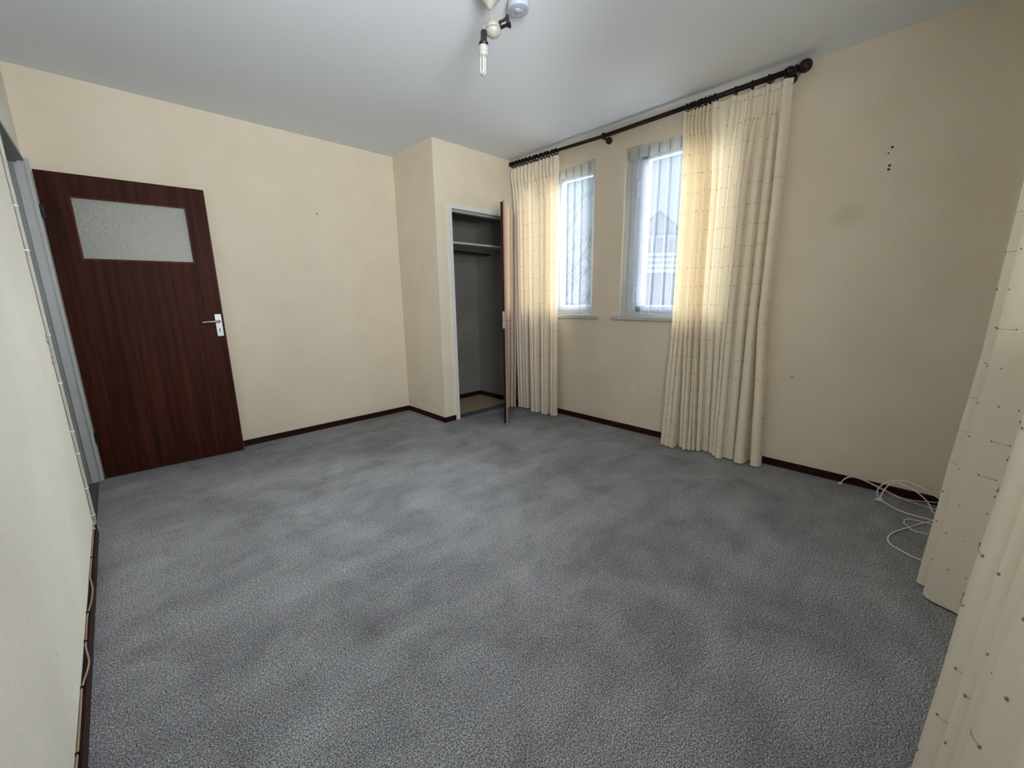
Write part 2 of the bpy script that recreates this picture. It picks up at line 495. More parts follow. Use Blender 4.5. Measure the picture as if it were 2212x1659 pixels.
# skirting boards
BH = 0.052
BHL = 0.068
def base(name, segs, label):
    bm = bmesh.new()
    for lo, hi in segs:
        box(bm, lo, hi, 0.003)
    return tag(link(name, bm, M_BASE), label, kind='structure')
base('baseboard_left', [((XL, YF, 0), (0.002, 3.195, BHL))], 'dark brown skirting along the left wall')
base('baseboard_back', [((0.02, D - 0.012, 0), (WB, D, BH))], 'dark brown skirting along the back wall')
base('baseboard_closet', [((WB - 0.011, DC - 0.011, 0), (WB, D - 0.012, BH)), ((WB - 0.011, DC - 0.011, 0), (2.601, DC, BH))],
     'dark brown skirting round the closet corner')
base('baseboard_right', [((W - 0.011, YF, 0), (W, DC, BH))], 'dark brown skirting under the windows')
base('baseboard_front', [((XL, YF, 0), (W - 0.011, YF + 0.011, BH))], 'dark brown skirting behind the nearest curtain')
base('baseboard_closet_inside', [((WB + 0.08, D - 0.026, 0.002), (W - 0.01, D - 0.012, 0.055)), ((W - 0.024, DC + 0.13, 0.002), (W - 0.01, D - 0.026, 0.055))],
     'dark skirting inside the closet')

# carpet cut line
bm = bmesh.new()
box(bm, (1.2855, 3.70, -0.001), (1.2905, 4.12, 0.0022))
tag(link('trim_2', bm, M_CUT), 'short pale seam cut in the carpet by the back wall', kind='structure')

# chipped plaster beside the doorway
bm = bmesh.new()
for y0, y1, z0, z1, dx in ((3.14, 3.19, 1.03, 1.075, 0.004), (3.165, 3.195, 0.955, 1.02, 0.005), (3.15, 3.18, 0.93, 0.95, 0.003)):
    a = [bm.verts.new((XL, y0, z0 + 0.01)), bm.verts.new((XL, y1, z0)), bm.verts.new((XL, y1 - 0.004, z1)), bm.verts.new((XL, y0 + 0.015, z1 - 0.008))]
    b = [bm.verts.new(v.co + Vector((dx, 0.004, 0.002))) for v in a]
    for k in range(4): bm.faces.new((a[k], a[(k + 1) % 4], b[(k + 1) % 4], b[k]))
    bm.faces.new(b)
bmesh.ops.recalc_face_normals(bm, faces=bm.faces)
link('chipped_plaster', bm, M_PLASTER, wall_left)

# ------------------------------------------------------------------ doorway frame
df = tag(empty('trim_3', (-0.06, 3.7, 0)), 'grey white painted door frame in the left wall', kind='structure')
# far jamb with rebate (faces the camera)
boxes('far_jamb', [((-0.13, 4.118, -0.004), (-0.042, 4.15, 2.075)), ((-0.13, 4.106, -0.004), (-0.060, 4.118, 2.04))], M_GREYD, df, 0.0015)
boxes('far_jamb_face', [((-0.042, 4.122, -0.004), (-0.012, 4.156, 2.075)), ((-0.012, 4.127, -0.004), (-0.002, 4.156, 2.075)), ((-0.002, 4.122, -0.004), (0.015, 4.156, 2.075)), ((-0.046, 4.113, 0), (-0.040, 4.122, 2.05))], M_GREYP, df, 0.002)
boxes('near_jamb', [((-0.13, 3.215, -0.004), (-0.004, 3.240, 2.075)), ((-0.012, 3.205, 0), (0.001, 3.232, 2.075))], M_GREYP, df, 0.002)
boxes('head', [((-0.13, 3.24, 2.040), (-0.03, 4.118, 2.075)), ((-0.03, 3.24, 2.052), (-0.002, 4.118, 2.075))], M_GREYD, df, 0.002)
boxes('strike_plate', [((-0.050, 3.238, 1.16), (-0.004, 3.2455, 1.26))], M_DARKM, df, 0.002)

# ------------------------------------------------------------------ brown door
dang = math.atan2(4.082 - 4.143, 0.853 - 0.024)
DW = 0.832
door = tag(empty('door_1', (0.022, 4.143, 0.008), rz=dang), 'dark brown veneered door with an obscured glass pane, swung open against the back wall', kind='structure')
DH = 2.012
gx0, gx1, gz0, gz1 = 0.125, 0.718, 1.487, 1.883
bm = bmesh.new()
T = 0.038
for lo, hi in (((0, 0, 0), (DW, T, gz0)), ((0, 0, gz1), (DW, T, DH)), ((0, 0, gz0), (gx0, T, gz1)), ((gx1, 0, gz0), (DW, T, gz1))):
    box(bm, lo, hi)
bmesh.ops.remove_doubles(bm, verts=bm.verts, dist=1e-5)
leaf = link('leaf', bm, M_DOOR, door, local=True)
boxes('edge_lipping', [((DW, 0.004, 0), (DW + 0.004, T, DH))], m_wood('pale_lipping', (0.16, 0.07, 0.035, 1), (0.26, 0.13, 0.07, 1), 0.5, 0.0), leaf, local=True)
b_ = 0.012
boxes('glazing_bead', [((gx0, 0.003, gz0), (gx0 + b_, 0.016, gz1)), ((gx1 - b_, 0.003, gz0), (gx1, 0.016, gz1)),
                       ((gx0 + b_, 0.003, gz0), (gx1 - b_, 0.016, gz0 + b_)), ((gx0 + b_, 0.003, gz1 - b_), (gx1 - b_, 0.016, gz1))],
      m_wood('bead_wood', (0.055, 0.014, 0.008, 1), (0.13, 0.04, 0.02, 1), 0.5, 0.0, spec=0.1), door, 0.002, local=True)
boxes('glass_pane', [((gx0 - 0.002, 0.017, gz0 - 0.002), (gx1 + 0.002, 0.023, gz1 + 0.002))], M_OBSC, door, local=True)
# handle
hp = boxes('handle_plate', [((0.780, -0.006, 0.948), (0.820, 0.0, 1.116))], M_ALU, door, 0.0025, local=True)
bm = bmesh.new()
lathe(bm, [(0.0105, 0), (0.0105, 0.010), (0.0085, 0.014), (0.0085, 0.040), (0.006, 0.044), (0, 0.045)], (0.803, -0.005, 1.062), (0, -1, 0), 20)
tube(bm, catmull([(0.803, -0.040, 1.062), (0.785, -0.044, 1.062), (0.74, -0.046, 1.061), (0.692, -0.044, 1.058)], 5), [0.0095] * 5 + [0.008] * 5 + [0.0065] * 6, 12)
tag(link('lever', bm, M_ALU, hp, True, True), 'brushed lever pointing towards the hinges')
boxes('keyhole', [((0.7975, -0.0068, 0.988), (0.8025, -0.0058, 1.000)), ((0.7965, -0.0068, 1.000), (0.8035, -0.0058, 1.007)), ((0.7965, -0.0068, 0.982), (0.8035, -0.0058, 0.988))], M_HOLE, hp, local=True)
bm = bmesh.new()
for zz in (1.106, 0.958):
    lathe(bm, [(0.0028, 0), (0.0028, 0.0012), (0, 0.0014)], (0.80, -0.0058, zz), (0, -1, 0), 10)
link('screw', bm, M_STEEL, hp, local=True)
for zz in (1.735, 0.26):
    bm = bmesh.new()
    for k in range(3):
        lathe(bm, [(0.0055, 0), (0.0055, 0.024)], (-0.006, -0.004, zz + k * 0.026), (0, 0, 1), 12)
    box(bm, (-0.019, 0.000, zz), (-0.006, 0.003, zz + 0.075))
    box(bm, (-0.004, -0.0015, zz), (0.012, 0.0005, zz + 0.075))
    link('hinge', bm, M_DARKM, door, local=True)

# ------------------------------------------------------------------ closet frame and door
cf = tag(empty('trim_4', (3.05, DC, 0)), 'white painted frame round the closet opening', kind='structure')
boxes('jamb', [((2.603, DC - 0.014, 0), (2.648, DC + 0.08, 2.084))], M_WHITE, cf, 0.002)
boxes('jamb', [((3.463, DC - 0.004, 0), (3.506, DC + 0.08, 2.084))], M_WHITE, cf, 0.002)
boxes('head', [((2.648, DC - 0.014, 2.040), (3.463, DC + 0.08, 2.084))], M_WHITE, cf, 0.002)
boxes('rebate_stop', [((2.648, DC + 0.03, 2.020), (3.463, DC + 0.08, 2.040)), ((2.648, DC + 0.03, 0.004), (2.656, DC + 0.08, 2.020))], M_GREYP, cf, 0.001)

cang = math.atan2(2.982 - 3.476, 2.814 - 3.458)          # from hinge to free edge
cd = tag(empty('door_2', (3.458, 3.472, 0.010), rz=cang), 'glossy orange-brown closet door standing half open', kind='structure')
CW, CH = 0.812, 2.045
# local: x from hinge to free edge; outer face on the +y side
boxes('leaf', [((0.012, -0.012, 0.012), (CW - 0.012, 0.012, CH - 0.016))], M_DOOR, cd, 0.001, local=True)
cface = boxes('outer_face', [((0, 0.012, 0), (CW, 0.026, CH))], M_CDOOR, cd, 0.0015, local=True)
boxes('lipping', [((CW, 0.0125, 0.001), (CW + 0.0015, 0.0255, CH - 0.001))], plain('pale_edge_lipping', (0.32, 0.22, 0.16, 1), 0.4), cface, local=True)
lk = boxes('lock_plate', [((CW - 0.012, -0.009, 0.93), (CW - 0.0095, 0.009, 1.085))], M_ALU, cd, local=True)
boxes('latch', [((CW - 0.0095, -0.005, 1.02), (CW - 0.001, 0.005, 1.04))], M_STEEL, lk, 0.001, local=True)
boxes('keyhole', [((CW - 0.0096, -0.003, 0.995), (CW - 0.0090, 0.003, 1.008))], M_HOLE, lk, local=True)
bm = bmesh.new()
box(bm, (CW - 0.060, 0.0255, 0.995), (CW - 0.056, 0.0268, 1.010))
tube(bm, [(CW - 0.058, 0.026, 1.002), (CW - 0.058, 0.040, 1.002)], 0.0025, 8)
tag(link('closet_key', bm, M_DARKM, cd, local=True), 'small dark key in the lock')
for zz in (0.2, 1.78):
    bm = bmesh.new()
    lathe(bm, [(0.005, 0), (0.005, 0.07)], (-0.004, 0.022, zz), (0, 0, 1), 10)
    link('hinge', bm, M_STEEL, cd, local=True)

# closet shelf and rail
sh = empty('closet_shelf', (3.03, 3.87, 1.755), 'pale grey shelf board across the upper part of the closet', 'shelf')
boxes('board', [((WB + 0.081, 3.592, 1.745), (W - 0.011, D - 0.013, 1.765))], M_SHELF, sh, 0.002)
boxes('batten', [((WB + 0.081, 3.62, 1.70), (WB + 0.099, D - 0.04, 1.7449)), ((W - 0.029, 3.62, 1.70), (W - 0.011, D - 0.04, 1.7449)), ((WB + 0.099, D - 0.03, 1.70), (W - 0.029, D - 0.013, 1.7449))], M_CLOSET, sh)
bm = bmesh.new()
tube(bm, [(WB + 0.081, 3.70, 1.690), (3.30, 3.70, 1.676)], 0.011, 12)
tube(bm, [(WB + 0.081, 3.76, 1.675), (3.28, 3.76, 1.668)], 0.004, 8)
for x in (3.27,):
    box(bm, (x, 3.698, 1.676), (x + 0.003, 3.702, 1.7448))
tag(link('clothes_rail', bm, M_DARKM, sh), 'dark metal clothes rail hung under the shelf')

# ------------------------------------------------------------------ windows
def window(name, axis, surf, u0, u1, z0, z1, mull, label, depth=0.12, handles=(), sill=True, sill_u=None):
    sgn = 1 if axis == 0 else -1
    root = tag(empty(name, (surf, (u0 + u1) / 2, z0) if axis == 0 else ((u0 + u1) / 2, surf, z0)), label, kind='structure')
    def bx(a, b, s_lo, s_hi, c, d):
        s0, s1 = sorted((surf + sgn * s_lo, surf + sgn * s_hi))
        return ((s0, a, c), (s1, b, d)) if axis == 0 else ((a, s0, c), (b, s1, d))
    fo = 0.055
    L = [bx(u0, u0 + fo, depth, depth + 0.07, z0, z1), bx(u1 - fo, u1, depth, depth + 0.07, z0, z1),
         bx(u0 + fo, u1 - fo, depth, depth + 0.07, z0, z0 + fo), bx(u0 + fo, u1 - fo, depth, depth + 0.07, z1 - fo, z1)]
    edges = [u0 + fo] + [m for m in mull for m in (m - 0.03, m + 0.03)] + [u1 - fo]
    for m in mull:
        L.append(bx(m - 0.03, m + 0.03, depth, depth + 0.07, z0 + fo, z1 - fo))
    boxes('outer_frame', L, M_PVC, root, 0.003)
    for k in range(0, len(edges), 2):
        a, b = edges[k] - 0.012, edges[k + 1] + 0.012
        wide_hi = handles[k // 2] if k // 2 < len(handles) else None
        st = 0.052
        c0, c1 = z0 + fo - 0.012, z1 - fo + 0.012
        cs = boxes('casement', [bx(a, a + st, depth - 0.018, depth + 0.045, c0, c1), bx(b - st - (0.065 if wide_hi == 'w' else 0), b, depth - 0.018, depth + 0.045, c0, c1),
                                bx(a + st, b - st, depth - 0.018, depth + 0.045, c0, c0 + st), bx(a + st, b - st, depth - 0.018, depth + 0.045, c1 - st, c1)], M_PVC, root, 0.004)
        boxes('pane', [bx(a + st - 0.004, b - st + 0.004, depth + 0.012, depth + 0.016, c0 + st - 0.004, c1 - st + 0.004)], M_GLASS, cs)
        if wide_hi:
            hu = b - (0.05 if wide_hi == 'w' else 0.026)
            for hz in ((c0 + 0.20, c1 - 0.22) if wide_hi == 'w' else (c0 + 0.26,)):
                bm = bmesh.new()
                lo, hi = bx(hu - 0.013, hu + 0.013, depth - 0.030, depth - 0.018, hz - 0.035, hz + 0.035)
                box(bm, lo, hi, 0.003)
                lo, hi = bx(hu - 0.009, hu + 0.009, depth - 0.052, depth - 0.030, hz - 0.010, hz + 0.010)
                box(bm, lo, hi, 0.003)
                lo, hi = bx(hu - 0.009, hu + 0.009, depth - 0.060, depth - 0.046, hz - 0.125, hz + 0.010)
                box(bm, lo, hi, 0.004)
                link('handle', bm, plain('white_handle', (0.86, 0.86, 0.84, 1), 0.25), cs)
    if sill:
        a, b = sill_u
        boxes('window_sill', [bx(a, b, -0.030, 0.0, z0 - 0.028, z0), bx(u0, u1, 0.0, depth, z0 - 0.028, z0 + 0.0005)], M_SILL, root, 0.003)
    return root
window('window_1', 0, W, *W1, [3.010], 'narrow white window beside the closet', handles=('', 'h'), sill_u=(2.418, 3.40))
window('window_2', 0, W, *W2, [], 'white window half behind the curtain nearer the camera', handles=('w',), sill_u=(1.13, 2.272))
window('window_3', 1, YF, *WF, [0.96, 1.84], 'wide window behind the nearest curtain', depth=0.08, handles=(), sill_u=(0.02, 2.80))

# ------------------------------------------------------------------ cloth
def surf_grid(keys, n_rows, sub):
    """keys: [(z, [(x,y)...])] from top to bottom; same number of control points"""
    paths = []
    for z, p in keys:
        paths.append((z, catmull([(a, b, 0) for a, b in p], sub)))
    rows = []
    zt, zb = keys[0][0], keys[-1][0]
    zs = [zt + (zb - zt) * (k / n_rows) ** 1.0 for k in range(n_rows + 1)]
    for z in zs:
        for (za, pa), (zc, pc) in zip(paths, paths[1:]):
            if z <= za + 1e-9 and z >= zc - 1e-9:
                t = (za - z) / (za - zc)
                t = t * t * (3 - 2 * t) * 0.5 + t * 0.5
                rows.append([Vector((a.x + (b.x - a.x) * t, a.y + (b.y - a.y) * t, z)) for a, b in zip(pa, pc)])
                break
    return rows

def grid_mesh(name, rows, mat, parent, thick=0.0):
    bm = bmesh.new()
    uvl = bm.loops.layers.uv.new('UVMap')
    ref = rows[len(rows) * 2 // 3]
    cu = [0.0]
    for a, b in zip(ref, ref[1:]):
        cu.append(cu[-1] + (b - a).length)
    V = [[bm.verts.new(p) for p in r] for r in rows]
    for i in range(len(V) - 1):
        for j in range(len(V[0]) - 1):
            f = bm.faces.new((V[i][j], V[i + 1][j], V[i + 1][j + 1], V[i][j + 1]))
            for lp, (ii, jj) in zip(f.loops, ((i, j), (i + 1, j), (i + 1, j + 1), (i, j + 1))):
                lp[uvl].uv = (cu[jj], rows[ii][jj].z)
    o = link(name, bm, mat, parent, True)
    return o, cu

def stitches(rows, cu, parent, zs, side, seed, r=0.0006, kr=0.0030):
    """dashed thread with a knot at each end, in horizontal rows on the room side of the cloth"""
    rnd = random.Random(seed)
    bm = bmesh.new()
    L = cu[-1]
    def P(u, z):
        u = max(0, min(L - 1e-4, u))
        j = 0
        lo, hi = 0, len(cu) - 1
        while hi - lo > 1:
            m = (lo + hi) // 2
            if cu[m] <= u: lo = m
            else: hi = m
        j = lo
        fu = (u - cu[j]) / max(1e-9, cu[j + 1] - cu[j])
        zt, zb = rows[0][0].z, rows[-1][0].z
        q = (zt - z) / (zt - zb) * (len(rows) - 1)
        i = max(0, min(len(rows) - 2, int(q)))
        fv = q - i
        a = rows[i][j].lerp(rows[i][j + 1], fu)
        b = rows[i + 1][j].lerp(rows[i + 1][j + 1], fu)
        t = rows[i][j + 1] - rows[i][j]
        nrm = Vector((-t.y, t.x, 0))
        nrm.normalize()
        return a.lerp(b, fv) + nrm * side
    for k, z in enumerate(zs):
        u = rnd.uniform(0.0, 0.05)
        while u < L - 0.02:
            d = rnd.uniform(0.045, 0.062)
            e = min(u + d, L - 0.003)
            zz = z + rnd.uniform(-0.004, 0.004)
            z2 = zz + rnd.uniform(-0.005, 0.005)
            pts = []
            for q in range(7):
                t = q / 6
                pts.append(P(u + (e - u) * t, zz + (z2 - zz) * t - 0.003 * math.sin(PI * t) * rnd.random()))
            if rnd.random() < 0.6: tube(bm, pts, r, 4)
            for c in (pts[0], pts[-1]):
                s = kr * rnd.uniform(0.75, 1.2)
                q = bmesh.ops.create_icosphere(bm, subdivisions=1, radius=s)
                for v in q['verts']:
                    v.co = Vector((v.co.x * 0.8, v.co.y * 0.8, v.co.z * 1.25)) * 1.0 + c
            u = e + rnd.uniform(0.05, 0.075)
    o = link('knotted_threads', bm, M_THREAD, parent)
    tag(o, kind='stuff')
    return o

def fold_path(peaks, x_room, x_wall, edge0, edge1, sharp, jit=0.0, rnd=None, deep=None, y_dir=-1):
    """path (x,y) across folds whose room-side peaks sit at y=peaks; sharp in 0..1 = width of the crest relative to the pitch"""
    P = [(x_wall if deep is None else x_wall, edge0)]
    n = len(peaks)
    for i, y in enumerate(peaks):
        pr = x_room[i] if isinstance(x_room, (list, tuple)) else x_room
        prev = peaks[i - 1] if i else edge0
        nxt = peaks[i + 1] if i + 1 < n else edge1
        a = abs(y - prev) * 0.5 * sharp if i else abs(y - prev) * sharp
        b = abs(nxt - y) * 0.5 * sharp if i + 1 < n else abs(nxt - y) * sharp
        P.append((pr + 0.0, y + a))
        P.append((pr + 0.0, y - b))
        if i + 1 < n:
            vx = x_wall
            if deep and i in deep: vx = x_wall + deep[i]
            c = (y + nxt) / 2
            w2 = abs(nxt - y) * 0.5 * (1 - sharp) * 0.5
            j = rnd.uniform(-jit, jit) if rnd else 0
            P.append((vx + j, c + w2))
            P.append((vx + j, c - w2))
    P.append((x_wall, edge1))
    return P

# ---- curtain pole over the two windows
XR = 3.42
ZRL, ZRM, ZRR = 2.560, 2.532, 2.543
YL, YM, YR = 3.470, 2.356, 0.985
rod = empty('curtain_pole', (XR, 2.35, 2.53), 'dark wooden curtain pole spanning both windows, ball finial at the near end', 'curtain pole')
def rodz(y):
    return ZRM + (ZRL - ZRM) * (y - YM) / (YL - YM) if y > YM else ZRM + (ZRR - ZRM) * (YM - y) / (YM - YR)
bm = bmesh.new(); tube(bm, [(XR, YL, ZRL), (XR, YM, ZRM)], 0.0135, 16)
link('inner_pole', bm, M_ROD, rod, True)
bm = bmesh.new(); tube(bm, [(XR, YM + 0.01, ZRM), (XR, YR, ZRR)], 0.0165, 16)
link('outer_pole', bm, M_ROD, rod, True)
bm = bmesh.new()
lathe(bm, [(0.013, -0.03), (0.017, -0.028), (0.017, -0.012), (0.021, -0.008), (0.024, 0.0), (0.024, 0.012), (0.019, 0.016), (0, 0.017)], (XR, YL, ZRL), (0, 1, 0))
tag(link('end_cap', bm, M_FINIAL, rod, True), 'small squat cap at the closet end')
bm = bmesh.new()
pr = [(0.0155, -0.03), (0.022, -0.028), (0.023, -0.008), (0.017, -0.004), (0.015, 0.002), (0.023, 0.006), (0.023, 0.014), (0.015, 0.018), (0.014, 0.024)]
cz, RR = 0.056, 0.036
for k in range(1, 13):
    a = PI * (1 - k / 12.0)
    if k == 1: a = PI * 0.87
    pr.append((RR * math.sin(a) if k < 12 else 0.0, cz + RR * math.cos(a)))
lathe(bm, pr, (XR, YR + 0.025, ZRR), (0, -1, 0), 28)
tag(link('finial', bm, M_FINIAL, rod, True), 'turned dark wooden ball finial')
for y, r_ in ((YM, 0.0165), (1.035, 0.0175)):
    zc = rodz(y)
    bm = bmesh.new()
    lathe(bm, [(r_ + 0.001, -0.011), (r_ + 0.008, -0.009), (r_ + 0.009, 0), (r_ + 0.008, 0.009), (r_ + 0.001, 0.011)], (XR, y, zc), (0, 1, 0))
    lathe(bm, [(0.009, 0.0), (0.008, 0.05), (0.012, 0.058), (0.024, 0.066), (0.027, 0.074), (0.027, 0.091)], (XR + 0.0005, y - 0.0, zc - 0.016), (1, 0, 0))
    link('bracket', bm, M_FINIAL, rod, True)
# remains of older fixings
bm = bmesh.new()
torus(bm, (W - 0.004, 1.03, 2.555), 0.030, 0.003, (1, 0, 0)); torus(bm, (W - 0.004, 1.03, 2.555), 0.021, 0.0025, (1, 0, 0))
lathe(bm, [(0.036, 0.0), (0.034, 0.003), (0, 0.0035)], (W, 1.03, 2.555), (-1, 0, 0))
tag(link('cable_rosette', bm, M_GREYD, None, True), 'grey ringed rosette on the wall behind the near end of the pole', 'rosette')
bm = bmesh.new()
box(bm, (W - 0.016, 1.135, 2.548), (W, 1.165, 2.556), 0.001)
box(bm, (W - 0.014, 1.130, 2.560), (W, 1.158, 2.566), 0.001)
tube(bm, catmull([(W - 0.010, 1.17, 2.55), (W - 0.018, 1.15, 2.568), (W - 0.010, 1.125, 2.552)], 5), 0.002, 6)
tag(link('old_curtain_hook', bm, M_STEEL, None), 'small bent metal hook left on the wall above the pole', 'hook')

RB = bmesh.new()
torus(RB, (0, 0, 0), 0.0250, 0.0050, (0, 1, 0))
tube(RB, [(0, 0, -0.026), (0, 0, -0.036)], 0.0028, 6)
ring_me = bpy.data.meshes.new('curtain_ring')
RB.to_mesh(ring_me); RB.free(); ring_me.materials.append(M_ROD)
for p in ring_me.polygons: p.use_smooth = True
def rings(parent, ys, seed, zf=rodz, xf=lambda y: XR):
    rnd = random.Random(seed)
    for y in ys:
        o = bpy.data.objects.new('curtain_ring', ring_me)
        COL.objects.link(o)
        o.parent = parent
        o.location = Vector((xf(y) + 0.0, y, zf(y) - 0.0075)) - wloc(parent)
        o.rotation_euler = (0, 0, rnd.uniform(-0.18, 0.18))

# ---- left curtain (beside the closet)
rnd = random.Random(3)
NL = 13
topL = [3.449 - i * 0.0485 + rnd.uniform(-0.009, 0.009) for i in range(NL)]
cl = empty('curtain', (XR, 3.10, 2.50), 'narrow gathered cream curtain beside the closet door', 'curtain', group=None)
ZT = 2.499
def path2(peaks, valleys, e0, e1, sharp=0.6, jit=0.0, rnd=None):
    P = [e0]
    n = len(peaks)
    for i, (y, x) in enumerate(peaks):
        prev = peaks[i - 1][0] if i else e0[1]
        nxt = peaks[i + 1][0] if i + 1 < n else e1[1]
        a = abs(y - prev) * (0.5 if i else 0.8) * sharp
        b = abs(nxt - y) * (0.5 if i + 1 < n else 0.8) * sharp
        j = rnd.uniform(-jit, jit) if rnd else 0
        P += [(x + j, y + a), (x + j, y - b)]
        if i + 1 < n:
            c = (y + nxt) / 2
            w2 = abs(nxt - y) * 0.25 * (1 - sharp)
            P += [(valleys[i], c + w2), (valleys[i], c - w2)]
    P.append(e1)
    return P
def lerp2(A, B, t):
    return [(a[0] + (b[0] - a[0]) * t, a[1] + (b[1] - a[1]) * t) for a, b in zip(A, B)]
mL = list(zip([3.375, 3.345, 3.292, 3.262, 3.215, 3.135, 3.095, 3.045, 2.985, 2.950, 2.910, 2.865, 2.835],
              [3.378, 3.378, 3.385, 3.385, 3.425, 3.348, 3.350, 3.420, 3.355, 3.358, 3.425, 3.362, 3.364]))
vL = [3.384, 3.448, 3.390, 3.452, 3.440, 3.356, 3.452, 3.440, 3.364, 3.450, 3.440, 3.370]
bL = list(zip([3.352, 3.325, 3.270, 3.245, 3.190, 3.100, 3.055, 3.020, 2.965, 2.935, 2.895, 2.855, 2.828],
              [3.375, 3.378, 3.386, 3.386, 3.430, 3.335, 3.335, 3.418, 3.342, 3.345, 3.430, 3.358, 3.362]))
vL = [v + (0.012 if v > 3.42 else 0.0) for v in vL]
mL = [(y, x - 0.006) for y, x in mL]
PL0 = fold_path(topL, 3.398, 3.428, 3.470, 2.846, 0.30)
PL1 = fold_path(topL, 3.392, 3.434, 3.465, 2.842, 0.32)
PLm = path2(mL, vL, (3.43, 3.392), (3.40, 2.823), 0.66)
PLb = path2(bL, vL, (3.43, 3.362), (3.405, 2.813), 0.66)
kL = [(ZT + 0.003, PL0), (ZT - 0.080, PL1), (ZT - 0.22, lerp2(PL1, PLm, 0.55)), (2.06, lerp2(PL1, PLm, 0.92)), (1.50, PLm), (0.60, lerp2(PLm, PLb, 0.5)), (0.012, PLb)]
gL = surf_grid(kL, 90, 4)
_, cu = grid_mesh('cloth', gL, M_CLOTH, cl)
stitches(gL, cu, cl, [2.33 - 0.131 * k for k in range(17)], -0.0018, 5)
rings(rod, [y for y in topL], 8)

# ---- right curtain (over the second window)
rnd = random.Random(4)
ringR = [1.655, 1.625, 1.604, 1.574, 1.552, 1.528, 1.500, 1.462, 1.335, 1.236, 1.140, 1.052]
topR = ringR[:8] + [1.335, 1.285, 1.236, 1.190, 1.140, 1.095, 1.052]
cr = empty('curtain', (XR, 1.33, 2.50), 'wide cream curtain half drawn over the second window, its folds flaring at the foot', 'curtain')
mR = list(zip([1.625, 1.592, 1.560, 1.522, 1.492, 1.467, 1.450, 1.405, 1.350, 1.300, 1.252, 1.222, 1.150, 1.088, 1.022],
              [3.375, 3.370, 3.376, 3.362, 3.368, 3.400, 3.366, 3.383, 3.388, 3.392, 3.388, 3.360, 3.372, 3.384, 3.378]))
vR = [3.384, 3.386, 3.440, 3.380, 3.440, 3.432, 3.470, 3.398, 3.404, 3.402, 3.446, 3.398, 3.424, 3.440]
bR = list(zip([1.642, 1.602, 1.560, 1.505, 1.467, 1.430, 1.408, 1.378, 1.328, 1.285, 1.250, 1.212, 1.140, 1.078, 0.956],
              [3.346, 3.336, 3.330, 3.392, 3.356, 3.372, 3.384, 3.404, 3.440, 3.425, 3.388, 3.354, 3.400, 3.366, 3.382]))
wR = [3.345, 3.342, 3.410, 3.408, 3.378, 3.392, 3.462, 3.436, 3.450, 3.420, 3.384, 3.398, 3.424, 3.462]
xt = [3.392] * 8 + [3.396, 3.424, 3.396, 3.426, 3.396, 3.424, 3.396]
sh_ = [0.25] * 8
def topRp(dx, wall):
    pk = [(y, x + dx) for y, x in zip(topR, xt)]
    P = path2(pk, [wall] * 14, (3.420, 1.680), (3.420, 1.006), 0.30)
    return P
PR0, PR1 = topRp(0.004, 3.424), topRp(-0.004, 3.430)
mR = [(y, x - 0.010) for y, x in mR]
vR = [v + (0.018 if v > 3.42 else 0.0) for v in vR]
PRm = path2(mR, vR, (3.43, 1.648), (3.41, 0.994), 0.62)
bR = [(y, x - 0.004) for y, x in bR]
wR = [v + (0.012 if v > 3.405 else 0.0) for v in wR]
PRb = path2(bR, wR, (3.42, 1.668), (3.43, 0.934), 0.62)
kR = [(ZT + 0.002, PR0), (ZT - 0.090, PR1), (ZT - 0.26, lerp2(PR1, PRm, 0.5)), (1.95, lerp2(PR1, PRm, 0.85)), (1.05, PRm), (0.40, lerp2(PRm, PRb, 0.65)), (0.010, PRb)]
gR = surf_grid(kR, 96, 5)
_, cu = grid_mesh('cloth', gR, M_CLOTH, cr)
stitches(gR, cu, cr, [2.46 - 0.131 * k for k in range(19)], -0.0018, 6)
rings(rod, ringR, 9)

# ---- nearest curtain, along the front wall (only its lower part is in view)
cfc = empty('curtain', (1.75, 0.02, 2.50), 'large cream curtain at the right edge, nearest the camera', 'curtain')
rnd = random.Random(12)
fb = [(2.60, -0.01), (2.560, 0.045), (2.525, 0.100), (2.508, 0.102), (2.490, 0.070), (2.470, 0.040), (2.452, 0.075), (2.430, 0.086), (2.400, 0.062),
      (2.375, -0.005), (2.33, -0.03), (2.25, -0.02), (2.20, 0.005), (2.12, 0.010), (2.05, -0.03), (1.98, -0.03), (1.90, 0.020), (1.83, 0.022),
      (1.76, -0.03), (1.69, -0.03), (1.60, 0.03), (1.52, 0.080), (1.455, 0.098), (1.405, 0.090), (1.380, 0.048), (1.352, 0.080), (1.335, 0.076), (1.315, 0.042),
      (1.290, 0.073), (1.262, 0.045), (1.235, 0.070), (1.19, 0.050), (1.155, 0.025), (1.135, 0.020), (1.12, 0.035), (1.095, 0.052), (1.07, 0.045), (1.045, 0.01), (1.03, -0.02)]
fm = [(x, y - 0.037 + rnd.uniform(-0.003, 0.003)) for x, y in fb]
fu = [(x + 0.01, (y - 0.037) * 0.9) for x, y in fb]
ft = []
for i, (x, y) in enumerate(fb):
    ft.append((2.62 - (2.62 - 1.03) * i / (len(fb) - 1), (-0.015 if i % 3 else 0.02)))
kF = [(2.505, ft), (2.30, [((a[0] + b[0]) / 2, (a[1] + b[1]) / 2) for a, b in zip(ft, fu)]), (1.75, fu), (1.05, fm), (0.45, [(x, y - 0.013) for x, y in fb]), (0.012, fb)]
gF = surf_grid(kF, 100, 6)
_, cu = grid_mesh('cloth', gF, M_CLOTH, cfc)
stitches(gF, cu, cfc, [2.40 - 0.131 * k for k in range(18)], -0.0018, 15)
poleF = empty('curtain_pole', (1.75, 0.0, 2.53), 'dark wooden curtain pole above the nearest curtain', 'curtain pole')
bm = bmesh.new(); tube(bm, [(0.45, -0.005, 2.54), (2.85, -0.005, 2.54)], 0.015, 14); link('pole', bm, M_ROD, poleF, True)
